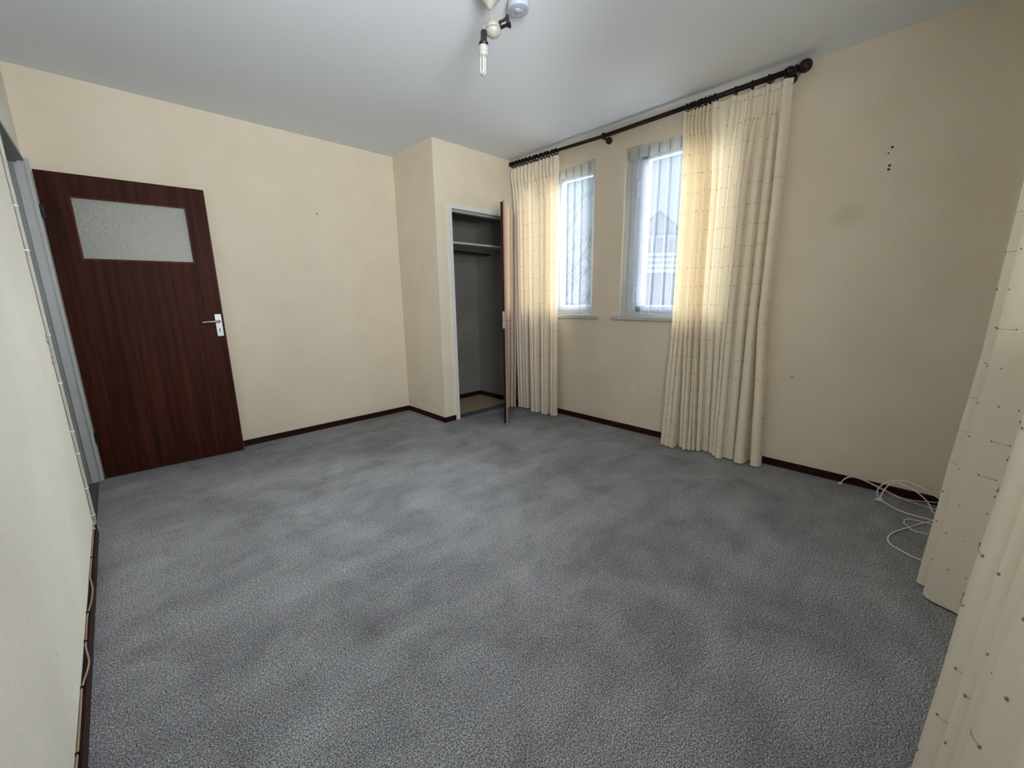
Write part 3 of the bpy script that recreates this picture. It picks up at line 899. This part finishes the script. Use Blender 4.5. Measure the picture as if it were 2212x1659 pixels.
for x in (0.55, 2.78):
    bm = bmesh.new()
    lathe(bm, [(0.009, 0.0), (0.009, 0.08), (0.024, 0.09), (0.026, 0.115)], (x, -0.005, 2.53), (0, -1, 0))
    link('bracket', bm, M_FINIAL, poleF, True)
for i in range(0, len(ft), 3):
    o = bpy.data.objects.new('curtain_ring', ring_me)
    COL.objects.link(o)
    o.parent = poleF
    o.location = Vector((ft[i][0], -0.005, 2.5325)) - wloc(poleF)
    o.rotation_euler = (0, 0, PI / 2)

# ---- sheer curtains
def sheer(y_hi, y_lo, pl, z_top, z_bot, label, seed):
    rnd = random.Random(seed)
    root = empty('sheer_curtain', (W + 0.035, (y_hi + y_lo) / 2, z_top), label, 'net curtain')
    xs = W + 0.044
    def path(loop, wd, dx=0.0, sk=0.0):
        P = [(xs, y_hi)]
        for k, y in enumerate(pl):
            yy = y + dx * math.sin(k * 2.1 + seed)
            P += [(xs, yy + wd * 0.5 + 0.002), (xs - loop * 0.55, yy + wd * 0.5), (xs - loop, yy), (xs - loop * 0.55, yy - wd * 0.5), (xs, yy - wd * 0.5 - 0.002)]
            P += [(xs + 0.004, yy - wd * 0.5 - 0.02)]
        P += [(xs, y_lo)]
        return P
    zt = z_top - 0.083
    keys = [(z_top, path(0.010, 0.004)), (zt, path(0.012, 0.004)), (zt - 0.05, path(0.018, 0.026)), (1.9, path(0.016, 0.026, 0.003)), (1.4, path(0.020, 0.022, 0.008)), (z_bot, path(0.024, 0.024, 0.012))]
    g = surf_grid(keys, 60, 4)
    grid_mesh('voile', g, M_SHEER, root)
    bm = bmesh.new()
    top = [(y_hi, )] + [(y,) for y in pl] + [(y_lo,)]
    ys = [y_hi] + pl + [y_lo]
    rows = []
    for z in (z_top, z_top - 0.04, z_top - 0.08):
        r = []
        for a, b in zip(ys, ys[1:]):
            r += [Vector((xs - 0.0155, a - 0.004, z)), Vector((xs - 0.012, (a + b) / 2, z)), Vector((xs - 0.0155, b + 0.004, z)), Vector((xs - 0.002, b + 0.002, z)), Vector((xs - 0.002, b - 0.002, z))]
        rows.append(r)
    grid_mesh('heading_tape', rows, M_TAPE, root)
    bm = bmesh.new()
    for y in pl:
        box(bm, (xs - 0.019, y - 0.0022, z_top - 0.078), (xs - 0.0145, y + 0.0022, z_top - 0.004))
    tag(link('pleat_shade', bm, plain('shaded_pleat', (0.36, 0.37, 0.35, 1), 0.8), root), kind='stuff')  # grey strips colour in the shade of each pinched pleat
    bm = bmesh.new()
    tube(bm, [(xs - 0.006, y_hi + 0.004, z_top + 0.004), (xs - 0.006, y_lo - 0.004, z_top + 0.004)], 0.004, 8)
    link('rail', bm, M_WHITE, root)
    bm = bmesh.new()
    r0, r1 = g[-1], [p + Vector((0, 0, 0.016)) for p in g[-1]]
    for j in range(len(r0) - 1):
        q = [bm.verts.new(r0[j] - Vector((0.001, 0, 0))), bm.verts.new(r0[j + 1] - Vector((0.001, 0, 0))), bm.verts.new(r1[j + 1] - Vector((0.001, 0, 0))), bm.verts.new(r1[j] - Vector((0.001, 0, 0)))]
        bm.faces.new(q)
    link('hem', bm, M_TAPE, root)
    return root
sheer(3.32, 2.500, [3.275 - 0.086 * k for k in range(9)], 2.404, 1.052, 'sheer white net curtain in the narrow window beside the closet', 1)
sheer(2.190, 1.215, [2.178 - 0.088 * k for k in range(11)], 2.404, 1.052, 'sheer white net curtain in the window showing the gabled house', 2)

# ------------------------------------------------------------------ ceiling lamp
lamp = empty('ceiling_lamp', (1.684, 1.80, 2.60), 'makeshift ceiling lamp with two black sockets hanging on a short cord', 'lamp')
bm = bmesh.new()
lathe(bm, [(0.0, 0.0), (0.007, 0.002), (0.012, 0.008), (0.030, 0.028), (0.047, 0.049), (0.066, 0.076), (0.074, 0.0975)], (1.684, 1.819, 2.502), (0, 0, 1), 32)
link('ceiling_rose', bm, M_IVORY, lamp, True)
bm = bmesh.new(); tube(bm, [(1.684, 1.819, 2.506), (1.681, 1.810, 2.480), (1.683, 1.803, 2.458)], 0.0026, 8)
link('cord', bm, M_IVORY, lamp, True)
bc = Vector((1.684, 1.799, 2.418))
bax = Vector((-0.03, 0.10, 1)).normalized()
bm = bmesh.new()
lathe(bm, [(0.0345, -0.001), (0.0325, 0.010), (0.027, 0.022), (0.016, 0.034), (0.007, 0.040), (0, 0.041)], bc, bax, 28)
body = link('upper_cup', bm, M_IVORY, lamp, True)
bm = bmesh.new(); lathe(bm, [(0.0320, -0.0055), (0.0320, 0.0)], bc, bax, 28)
link('seam', bm, plain('painted_gap_shadow', (0.10, 0.09, 0.07, 1), 0.7), lamp)  # dark colour painted in for the shadow between the two cups
bm = bmesh.new()
lathe(bm, [(0, -0.036), (0.011, -0.0345), (0.021, -0.029), (0.031, -0.020), (0.035, -0.011), (0.0345, -0.004)], bc, bax, 28)
link('lower_cup', bm, M_IVORY, lamp, True)
s1 = Vector((1.647, 1.822, 2.408))
bm = bmesh.new()
lathe(bm, [(0.003, 0.006), (0.006, 0.004), (0.0135, -0.004), (0.0145, -0.012), (0.0145, -0.044), (0.0205, -0.052), (0.0215, -0.064), (0.017, -0.064), (0.0150, -0.05)], s1, (0.10, 0.06, 1), 24)
bmesh.ops.recalc_face_normals(bm, faces=bm.faces)
sk1 = link('socket', bm, M_BLACK, lamp, True)
bm = bmesh.new()
tube(bm, catmull([s1 + Vector((0, 0, 0.004)), s1 + Vector((0.004, -0.002, 0.020)), s1 + Vector((0.014, -0.010, 0.022)), bc + Vector((-0.020, 0.012, 0.002))], 5), 0.0018, 6)
tube(bm, catmull([s1 + Vector((0.003, 0, 0.004)), s1 + Vector((0.008, -0.004, 0.012)), bc + Vector((-0.022, 0.012, -0.012))], 5), 0.0018, 6)
link('wire', bm, M_IVORY, lamp, True)
b0 = s1 + Vector((-0.006, -0.0035, -0.058))
bm = bmesh.new()
lathe(bm, [(0.0135, 0.012), (0.0140, 0.004), (0.0145, -0.004), (0.0215, -0.009), (0.0225, -0.014), (0.0228, -0.030), (0.0215, -0.031), (0.0228, -0.033), (0.0228, -0.044), (0.018, -0.052), (0.0, -0.052)], b0, (0.06, 0.03, 1), 26)
bulb = link('bulb', bm, M_BULB, lamp, True)
for dx, dy in ((-0.0085, -0.004), (0.0085, 0.003)):
    bm = bmesh.new()
    c = b0 + Vector((dx - 0.004, dy, 0))
    tube(bm, catmull([c + Vector((-0.001, 0.0085, -0.048)), c + Vector((-0.004, 0.0085, -0.112)), c + Vector((-0.0045, 0.0065, -0.120)), c + Vector((-0.005, 0, -0.123)),
                      c + Vector((-0.0045, -0.0065, -0.120)), c + Vector((-0.004, -0.0085, -0.112)), c + Vector((-0.001, -0.0085, -0.048))], 5), 0.0058, 10)
    link('tube', bm, M_TUBE, bulb, True)
ax = (CR * 26 + CU * 12).normalized()
s2 = bc + Vector((0.016, -0.012, 0.012))
bm = bmesh.new()
lathe(bm, [(0.004, -0.006), (0.0150, 0.0), (0.0165, 0.004), (0.0160, 0.026), (0.020, 0.036), (0.0275, 0.043), (0.0265, 0.045), (0.018, 0.040), (0.0130, 0.034), (0, 0.033)], s2 + ax * 0.012, ax, 24)
link('socket', bm, M_BLACK, lamp, True)

# smoke detector
sd = empty('smoke_detector', (1.856, 1.806, H), 'round cool white smoke detector on the ceiling beside the lamp', 'smoke detector')
c = (1.856, 1.806, H)
bm = bmesh.new()
lathe(bm, [(0.053, 0), (0.053, 0.010), (0.0525, 0.013), (0.053, 0.031), (0.052, 0.0355), (0.050, 0.037), (0.0, 0.037)], c, (0, 0, -1), 36)
link('housing', bm, M_SMOKE, sd, True)
bm = bmesh.new()
for R_ in (0.044, 0.035, 0.026):
    torus(bm, (c[0], c[1], H - 0.037), R_, 0.0012, (0, 0, 1), 36, 6)
link('vent_ring', bm, M_SMOKE2, sd, True)
bm = bmesh.new()
lathe(bm, [(0.017, 0.036), (0.017, 0.039), (0.012, 0.0415), (0, 0.042)], (c[0] - 0.002, c[1] + 0.002, H), (0, 0, -1), 24)
link('test_button', bm, M_SMOKE, sd, True)
for dx, dy in ((0.012, 0.030), (0.022, -0.028)):
    bm = bmesh.new()
    lathe(bm, [(0.0022, 0.036), (0.0022, 0.0385), (0, 0.0386)], (c[0] + dx, c[1] + dy, H), (0, 0, -1), 8)
    link('indicator', bm, M_HOLE, sd)

# ------------------------------------------------------------------ cables
# cable clipped up the door frame and along the left skirting
lc = empty('clipped_cable', (0, 3.2, 0), 'cream cable clipped up beside the doorway and along the left skirting', 'cable')
rnd = random.Random(21)
bm = bmesh.new()
pts = [(XL + 0.0075, 3.196 + rnd.uniform(-0.003, 0.003), 0.085 + 0.1 * k) for k in range(26)]
pts[-1] = (pts[-1][0], pts[-1][1], 2.598)
tube(bm, catmull(pts, 3), 0.0066, 10)
link('upright_run', bm, plain('grey_cream_sheath', (0.47, 0.46, 0.40, 1), 0.45), lc, True)
bm = bmesh.new()
pts = []
for k in range(34):
    y = 3.17 - 0.1 * k
    bulge = 0.0
    if 2.30 < y < 2.55: bulge = 0.011 * math.sin(PI * (y - 2.30) / 0.25)
    if 1.87 < y < 2.08: bulge = 0.012 * math.sin(PI * (y - 1.87) / 0.21)
    if 1.15 < y < 1.42: bulge = 0.008
    pts.append((XL + 0.004 + bulge, y, BHL + 0.0035 + rnd.uniform(-0.001, 0.001)))
tube(bm, catmull(pts, 4), 0.0026, 8)
tag(link('skirting_run', bm, M_CABLEB, lc, True), 'thinner tan cable lying on the skirting')
for z in (0.11, 0.265, 0.458, 0.577, 0.83, 1.068, 1.46, 1.654, 2.0, 2.35):
    boxes('clip', [((XL, 3.185, z), (XL + 0.0155, 3.206, z + 0.007))], M_WHITE, lc, 0.001)
for y in (3.165, 3.10, 2.76, 2.285, 2.10, 1.86, 1.60, 1.38, 1.05):
    boxes('clip', [((XL, y, BHL - 0.001), (XL + 0.010, y + 0.007, BHL + 0.0085))], M_DARKM if y < 3 else M_WHITE, lc, 0.001)

# white cable heap beside the nearest curtain
wc = empty('white_cable', (3.2, 0.17, 0), 'tangle of white cable on the carpet beside the nearest curtain', 'cable')
def cab(name, pts, r, sub=6):
    bm = bmesh.new()
    tube(bm, catmull(pts, sub), r, 8)
    return link(name, bm, M_CABLE, wc, True)
cab('thin_loop', [(3.470, 0.487, 0.006), (3.478, 0.470, 0.040), (3.485, 0.440, 0.066), (3.488, 0.400, 0.066), (3.488, 0.345, 0.048), (3.485, 0.294, 0.035), (3.475, 0.247, 0.020), (3.455, 0.184, 0.008), (3.440, 0.120, 0.005), (3.42, 0.03, 0.005)], 0.0022)
cab('thin_loop', [(3.468, 0.490, 0.006), (3.472, 0.476, 0.028), (3.478, 0.455, 0.052), (3.482, 0.420, 0.062), (3.485, 0.360, 0.050), (3.480, 0.300, 0.030), (3.470, 0.230, 0.008), (3.465, 0.170, 0.006), (3.475, 0.114, 0.015), (3.480, 0.04, 0.030)], 0.0020)
cab('thick_loop', [(3.36, 0.00, 0.06), (3.36, 0.066, 0.105), (3.36, 0.143, 0.143), (3.36, 0.200, 0.153), (3.36, 0.254, 0.135), (3.36, 0.290, 0.097), (3.36, 0.304, 0.057), (3.36, 0.298, 0.021), (3.36, 0.288, 0.008)], 0.0033)
cab('thick_loop', [(3.352, 0.288, 0.008), (3.355, 0.275, 0.073), (3.355, 0.252, 0.119), (3.355, 0.220, 0.134), (3.355, 0.168, 0.121), (3.355, 0.123, 0.093), (3.355, 0.088, 0.057), (3.35, 0.062, 0.012), (3.34, 0.02, 0.006)], 0.0033)
cab('thick_loop', [(3.358, 0.285, 0.008), (3.325, 0.258, 0.006), (3.297, 0.233, 0.005), (3.270, 0.200, 0.005), (3.259, 0.175, 0.005), (3.252, 0.121, 0.005), (3.255, 0.060, 0.005), (3.253, 0.055, 0.006), (3.179, 0.099, 0.005), (3.061, 0.154, 0.005), (2.979, 0.193, 0.005), (2.906, 0.214, 0.005), (2.846, 0.217, 0.005), (2.805, 0.203, 0.005), (2.773, 0.166, 0.005), (2.750, 0.130, 0.005), (2.735, 0.085, 0.005), (2.72, 0.04, 0.005)], 0.0033)
cab('thin_loop', [(3.175, 0.04, 0.011), (3.181, 0.078, 0.011), (3.191, 0.119, 0.005), (3.185, 0.151, 0.004), (3.158, 0.168, 0.004), (3.109, 0.170, 0.004), (3.076, 0.157, 0.010), (3.053, 0.136, 0.004), (3.049, 0.108, 0.004), (3.062, 0.050, 0.004)], 0.0025)
bm = bmesh.new()
box(bm, (3.340, 0.274, 0.0), (3.366, 0.300, 0.014), 0.003)
box(bm, (3.332, 0.296, 0.003), (3.345, 0.312, 0.010), 0.002)
link('plug', bm, plain('white_plug', (0.72, 0.71, 0.67, 1), 0.35), wc)
boxes('plug', [((3.460, 0.480, 0.0), (3.476, 0.498, 0.012))], M_CABLE, wc, 0.002)

# nail and wall plugs
bm = bmesh.new(); lathe(bm, [(0.0022, 0), (0.0022, 0.012), (0.004, 0.012), (0.004, 0.014), (0, 0.0142)], (1.684, D, 1.978), (0, -1, 0), 10)
box(bm, (1.6825, D - 0.004, 1.966), (1.6855, D, 1.978))
tag(link('picture_nail', bm, M_HOLE), 'tiny dark nail in the back wall', 'nail')
for nm, y, z, lab in (('wall_plug', 0.508, 2.013, 'topmost dark wall plug high on the wall right of the curtain'), ('wall_plug', 0.520, 1.985, 'faint second wall plug just below the topmost'),
                      ('wall_plug', 0.507, 1.918, 'upper plug of the lower pair of dark wall plugs'), ('wall_plug', 0.508, 1.898, 'lowest dark wall plug of the two pairs')):
    bm = bmesh.new()
    r_ = 0.0062 if 'faint' not in lab else 0.004
    lathe(bm, [(r_, 0), (r_, 0.0015), (r_ * 0.6, 0.002), (r_ * 0.55, 0.0005), (0, 0.0004)], (W, y, z), (-1, 0, 0), 12)
    tag(link(nm, bm, M_HOLE), lab, 'wall plug', 'dark plugs in the window wall')

# ------------------------------------------------------------------ outside
GZ = -3.4
def m_ground():
    t = NT('pale_paving_and_grass')
    v = t.coord()
    n = t.noise(v, 0.22, 4, 0.6)
    return t.pbr(t.ramp(n, [(0.42, (0.10, 0.12, 0.085, 1)), (0.56, (0.16, 0.16, 0.155, 1))]), 0.9)
tag(boxes('ground', [((16.0, -40, GZ - 0.1), (95, 75, GZ)), ((-40, -60, GZ - 0.1), (16.0, -6, GZ))], m_ground()), 'street level ground outside', kind='structure')
tag(boxes('bounce_paving', [((W + 0.3, -6, GZ - 0.1), (16.0, 30, GZ + 0.01))], plain('light_bounce_paving', (0.72, 0.72, 0.70, 1), 0.85)), 'unseen pale yard added below the windows to bounce light up', kind='structure')  # unseen yard, added pale to bounce sunlight up to the ceiling

M_RENDER = plain('pale_house_render', (0.21, 0.21, 0.225, 1), 0.85, var=0.04)
M_ROOF = plain('grey_roof_tiles', (0.05, 0.055, 0.07, 1), 0.8, var=0.1)
M_HGLASS = plain('dark_house_glass', (0.05, 0.07, 0.10, 1), 0.3)
M_HWHITE = plain('white_house_boards', (0.55, 0.55, 0.56, 1), 0.6)
hx, hy = 40.1, 20.4
hrz = math.atan2(0.697, -0.717)      # facade across the line of sight
def house(name, loc, rz, wd, dp, eave, apex, label, detail=True):
    r = empty(name, loc, label, 'house', rz=rz)
    bm = bmesh.new()
    z0 = 0.0
    A = [(-wd / 2, 0, z0), (wd / 2, 0, z0), (wd / 2, 0, eave), (0, 0, apex), (-wd / 2, 0, eave)]
    f = [bm.verts.new(p) for p in A]
    b = [bm.verts.new((p[0], dp, p[2])) for p in A]
    bm.faces.new(f); bm.faces.new(b[::-1])
    for k in range(5): bm.faces.new((f[k], f[(k + 1) % 5], b[(k + 1) % 5], b[k]))
    bmesh.ops.recalc_face_normals(bm, faces=bm.faces)
    link('wall', bm, M_RENDER, r, local=True)
    for s in (-1, 1):
        bm = bmesh.new()
        ov = 0.35
        sl = (apex - eave) / (wd / 2)
        p = [(0, -ov, apex + 0.04), (s * (wd / 2 + ov), -ov, eave - ov * sl + 0.04), (s * (wd / 2 + ov), dp + ov, eave - ov * sl + 0.04), (0, dp + ov, apex + 0.04)]
        lo = [bm.verts.new(q) for q in p]
        hi = [bm.verts.new((q[0], q[1], q[2] + 0.22)) for q in p]
        bm.faces.new(lo); bm.faces.new(hi[::-1])
        for k in range(4): bm.faces.new((lo[k], lo[(k + 1) % 4], hi[(k + 1) % 4], hi[k]))
        bmesh.ops.recalc_face_normals(bm, faces=bm.faces)
        link('roof_slope', bm, M_ROOF, r, local=True)
    return r
g = house('gabled_house', (hx, hy, GZ), hrz + PI, 5.6, 9.0, 10.2, 12.5, 'pale gabled house with a balcony seen through the net curtain')
def hb(name, x0, x1, z0, z1, y0, y1, mat, par=None):
    return boxes(name, [((x0, y0, z0), (x1, y1, z1))], mat, par or g, local=True)
for xa, xb in ((-1.55, -0.55), (-0.25, 0.65), (0.95, 1.85)):
    wn = hb('window', xa, xb, 8.55, 10.4, -0.06, 0.0, M_HWHITE)
    hb('pane', xa + 0.14, xb - 0.14, 8.72, 10.25, -0.08, -0.06, M_HGLASS, wn)
hb('lintel', -1.9, 2.3, 10.55, 10.68, -0.12, 0.0, M_ROOF)
for zz in (7.35, 7.9, 8.4):
    hb('balcony_rail', -2.6, 2.4, zz, zz + 0.26, -1.35, -1.28, M_HWHITE)
hb('balcony_slab', -2.6, 2.4, 6.85, 7.15, -1.35, 0.0, M_HWHITE)
for xx in (-2.5, -0.9, 0.7, 2.25):
    hb('balcony_post', xx, xx + 0.1, 7.15, 8.66, -1.27, -1.17, M_ROOF)
hb('column', 0.55, 0.95, 0, 6.85, -1.2, -0.8, plain('grey_pillar', (0.30, 0.28, 0.27, 1), 0.8))
hb('garage_door', -2.3, 0.2, 0.0, 2.4, -0.06, 0, M_HWHITE)
g2 = house('neighbouring_house', (hx + 7.5, hy - 6.6, GZ), hrz + PI, 6.5, 9.0, 8.6, 11.6, 'pale house with a grey roof right of the gabled house')
g3 = house('low_outbuilding', (29.5, 23.2, GZ), hrz + PI, 12.0, 5.0, 2.6, 3.9, 'low pale outbuilding behind the bare trees')

M_BARK = plain('bare_tree_bark', (0.045, 0.045, 0.05, 1), 0.9, var=0.2)
def tree(x, y, h, seed, label, dens=8):
    rnd = random.Random(seed)
    r = empty('bare_tree', (x, y, GZ), label, 'tree')
    bm = bmesh.new()
    tr = [(0, 0, 0)]
    px = py = 0
    for k in range(1, 9):
        px += rnd.uniform(-0.08, 0.08); py += rnd.uniform(-0.08, 0.08)
        tr.append((px, py, h * k / 8))
    tube(bm, tr, [0.14 * (1 - 0.85 * k / 8) for k in range(9)], 7)
    link('trunk', bm, M_BARK, r, local=True)
    def branch(bm, p, d, L, rad, lv):
        pts = [p]
        q = Vector(p)
        dd = Vector(d)
        n = 4
        for k in range(n):
            dd = (dd + Vector((rnd.uniform(-.18, .18), rnd.uniform(-.18, .18), rnd.uniform(-.02, .16)))).normalized()
            q = q + dd * L / n
            pts.append(q.copy())
        tube(bm, pts, [rad * (1 - 0.8 * k / n) for k in range(n + 1)], 4, cap=False)
        if lv > 0:
            for k in range(1, n + 1):
                for _ in range(2):
                    a = rnd.uniform(0, 2 * PI)
                    nd = (dd + Vector((math.cos(a), math.sin(a), 0.15)) * 0.9).normalized()
                    branch(bm, pts[k], nd, L * 0.45, rad * 0.5, lv - 1)
    bm = bmesh.new()
    n = dens * 3
    for k in range(n):
        t = 0.22 + 0.75 * k / n
        i = int(t * 8)
        p = Vector(tr[i]).lerp(Vector(tr[min(8, i + 1)]), t * 8 - i)
        a = k * 2.4 + rnd.uniform(-0.4, 0.4)
        branch(bm, p, Vector((math.cos(a), math.sin(a), rnd.uniform(0.2, 0.7))).normalized(), (1 - t) * h * 0.30 + 0.5, 0.075 * (1.1 - t), 2)
    link('branches', bm, M_BARK, r, local=True)
    r.children[-1]['kind'] = 'stuff'
    return r
tree(12.6, 10.3, 9.6, 5, 'nearest bare tree outside the narrow window')
tree(17.0, 18.0, 11.0, 6, 'taller bare tree behind the nearest bare tree')
tree(21.5, 14.6, 9.2, 9, 'slender bare tree right of the nearest bare tree', 6)
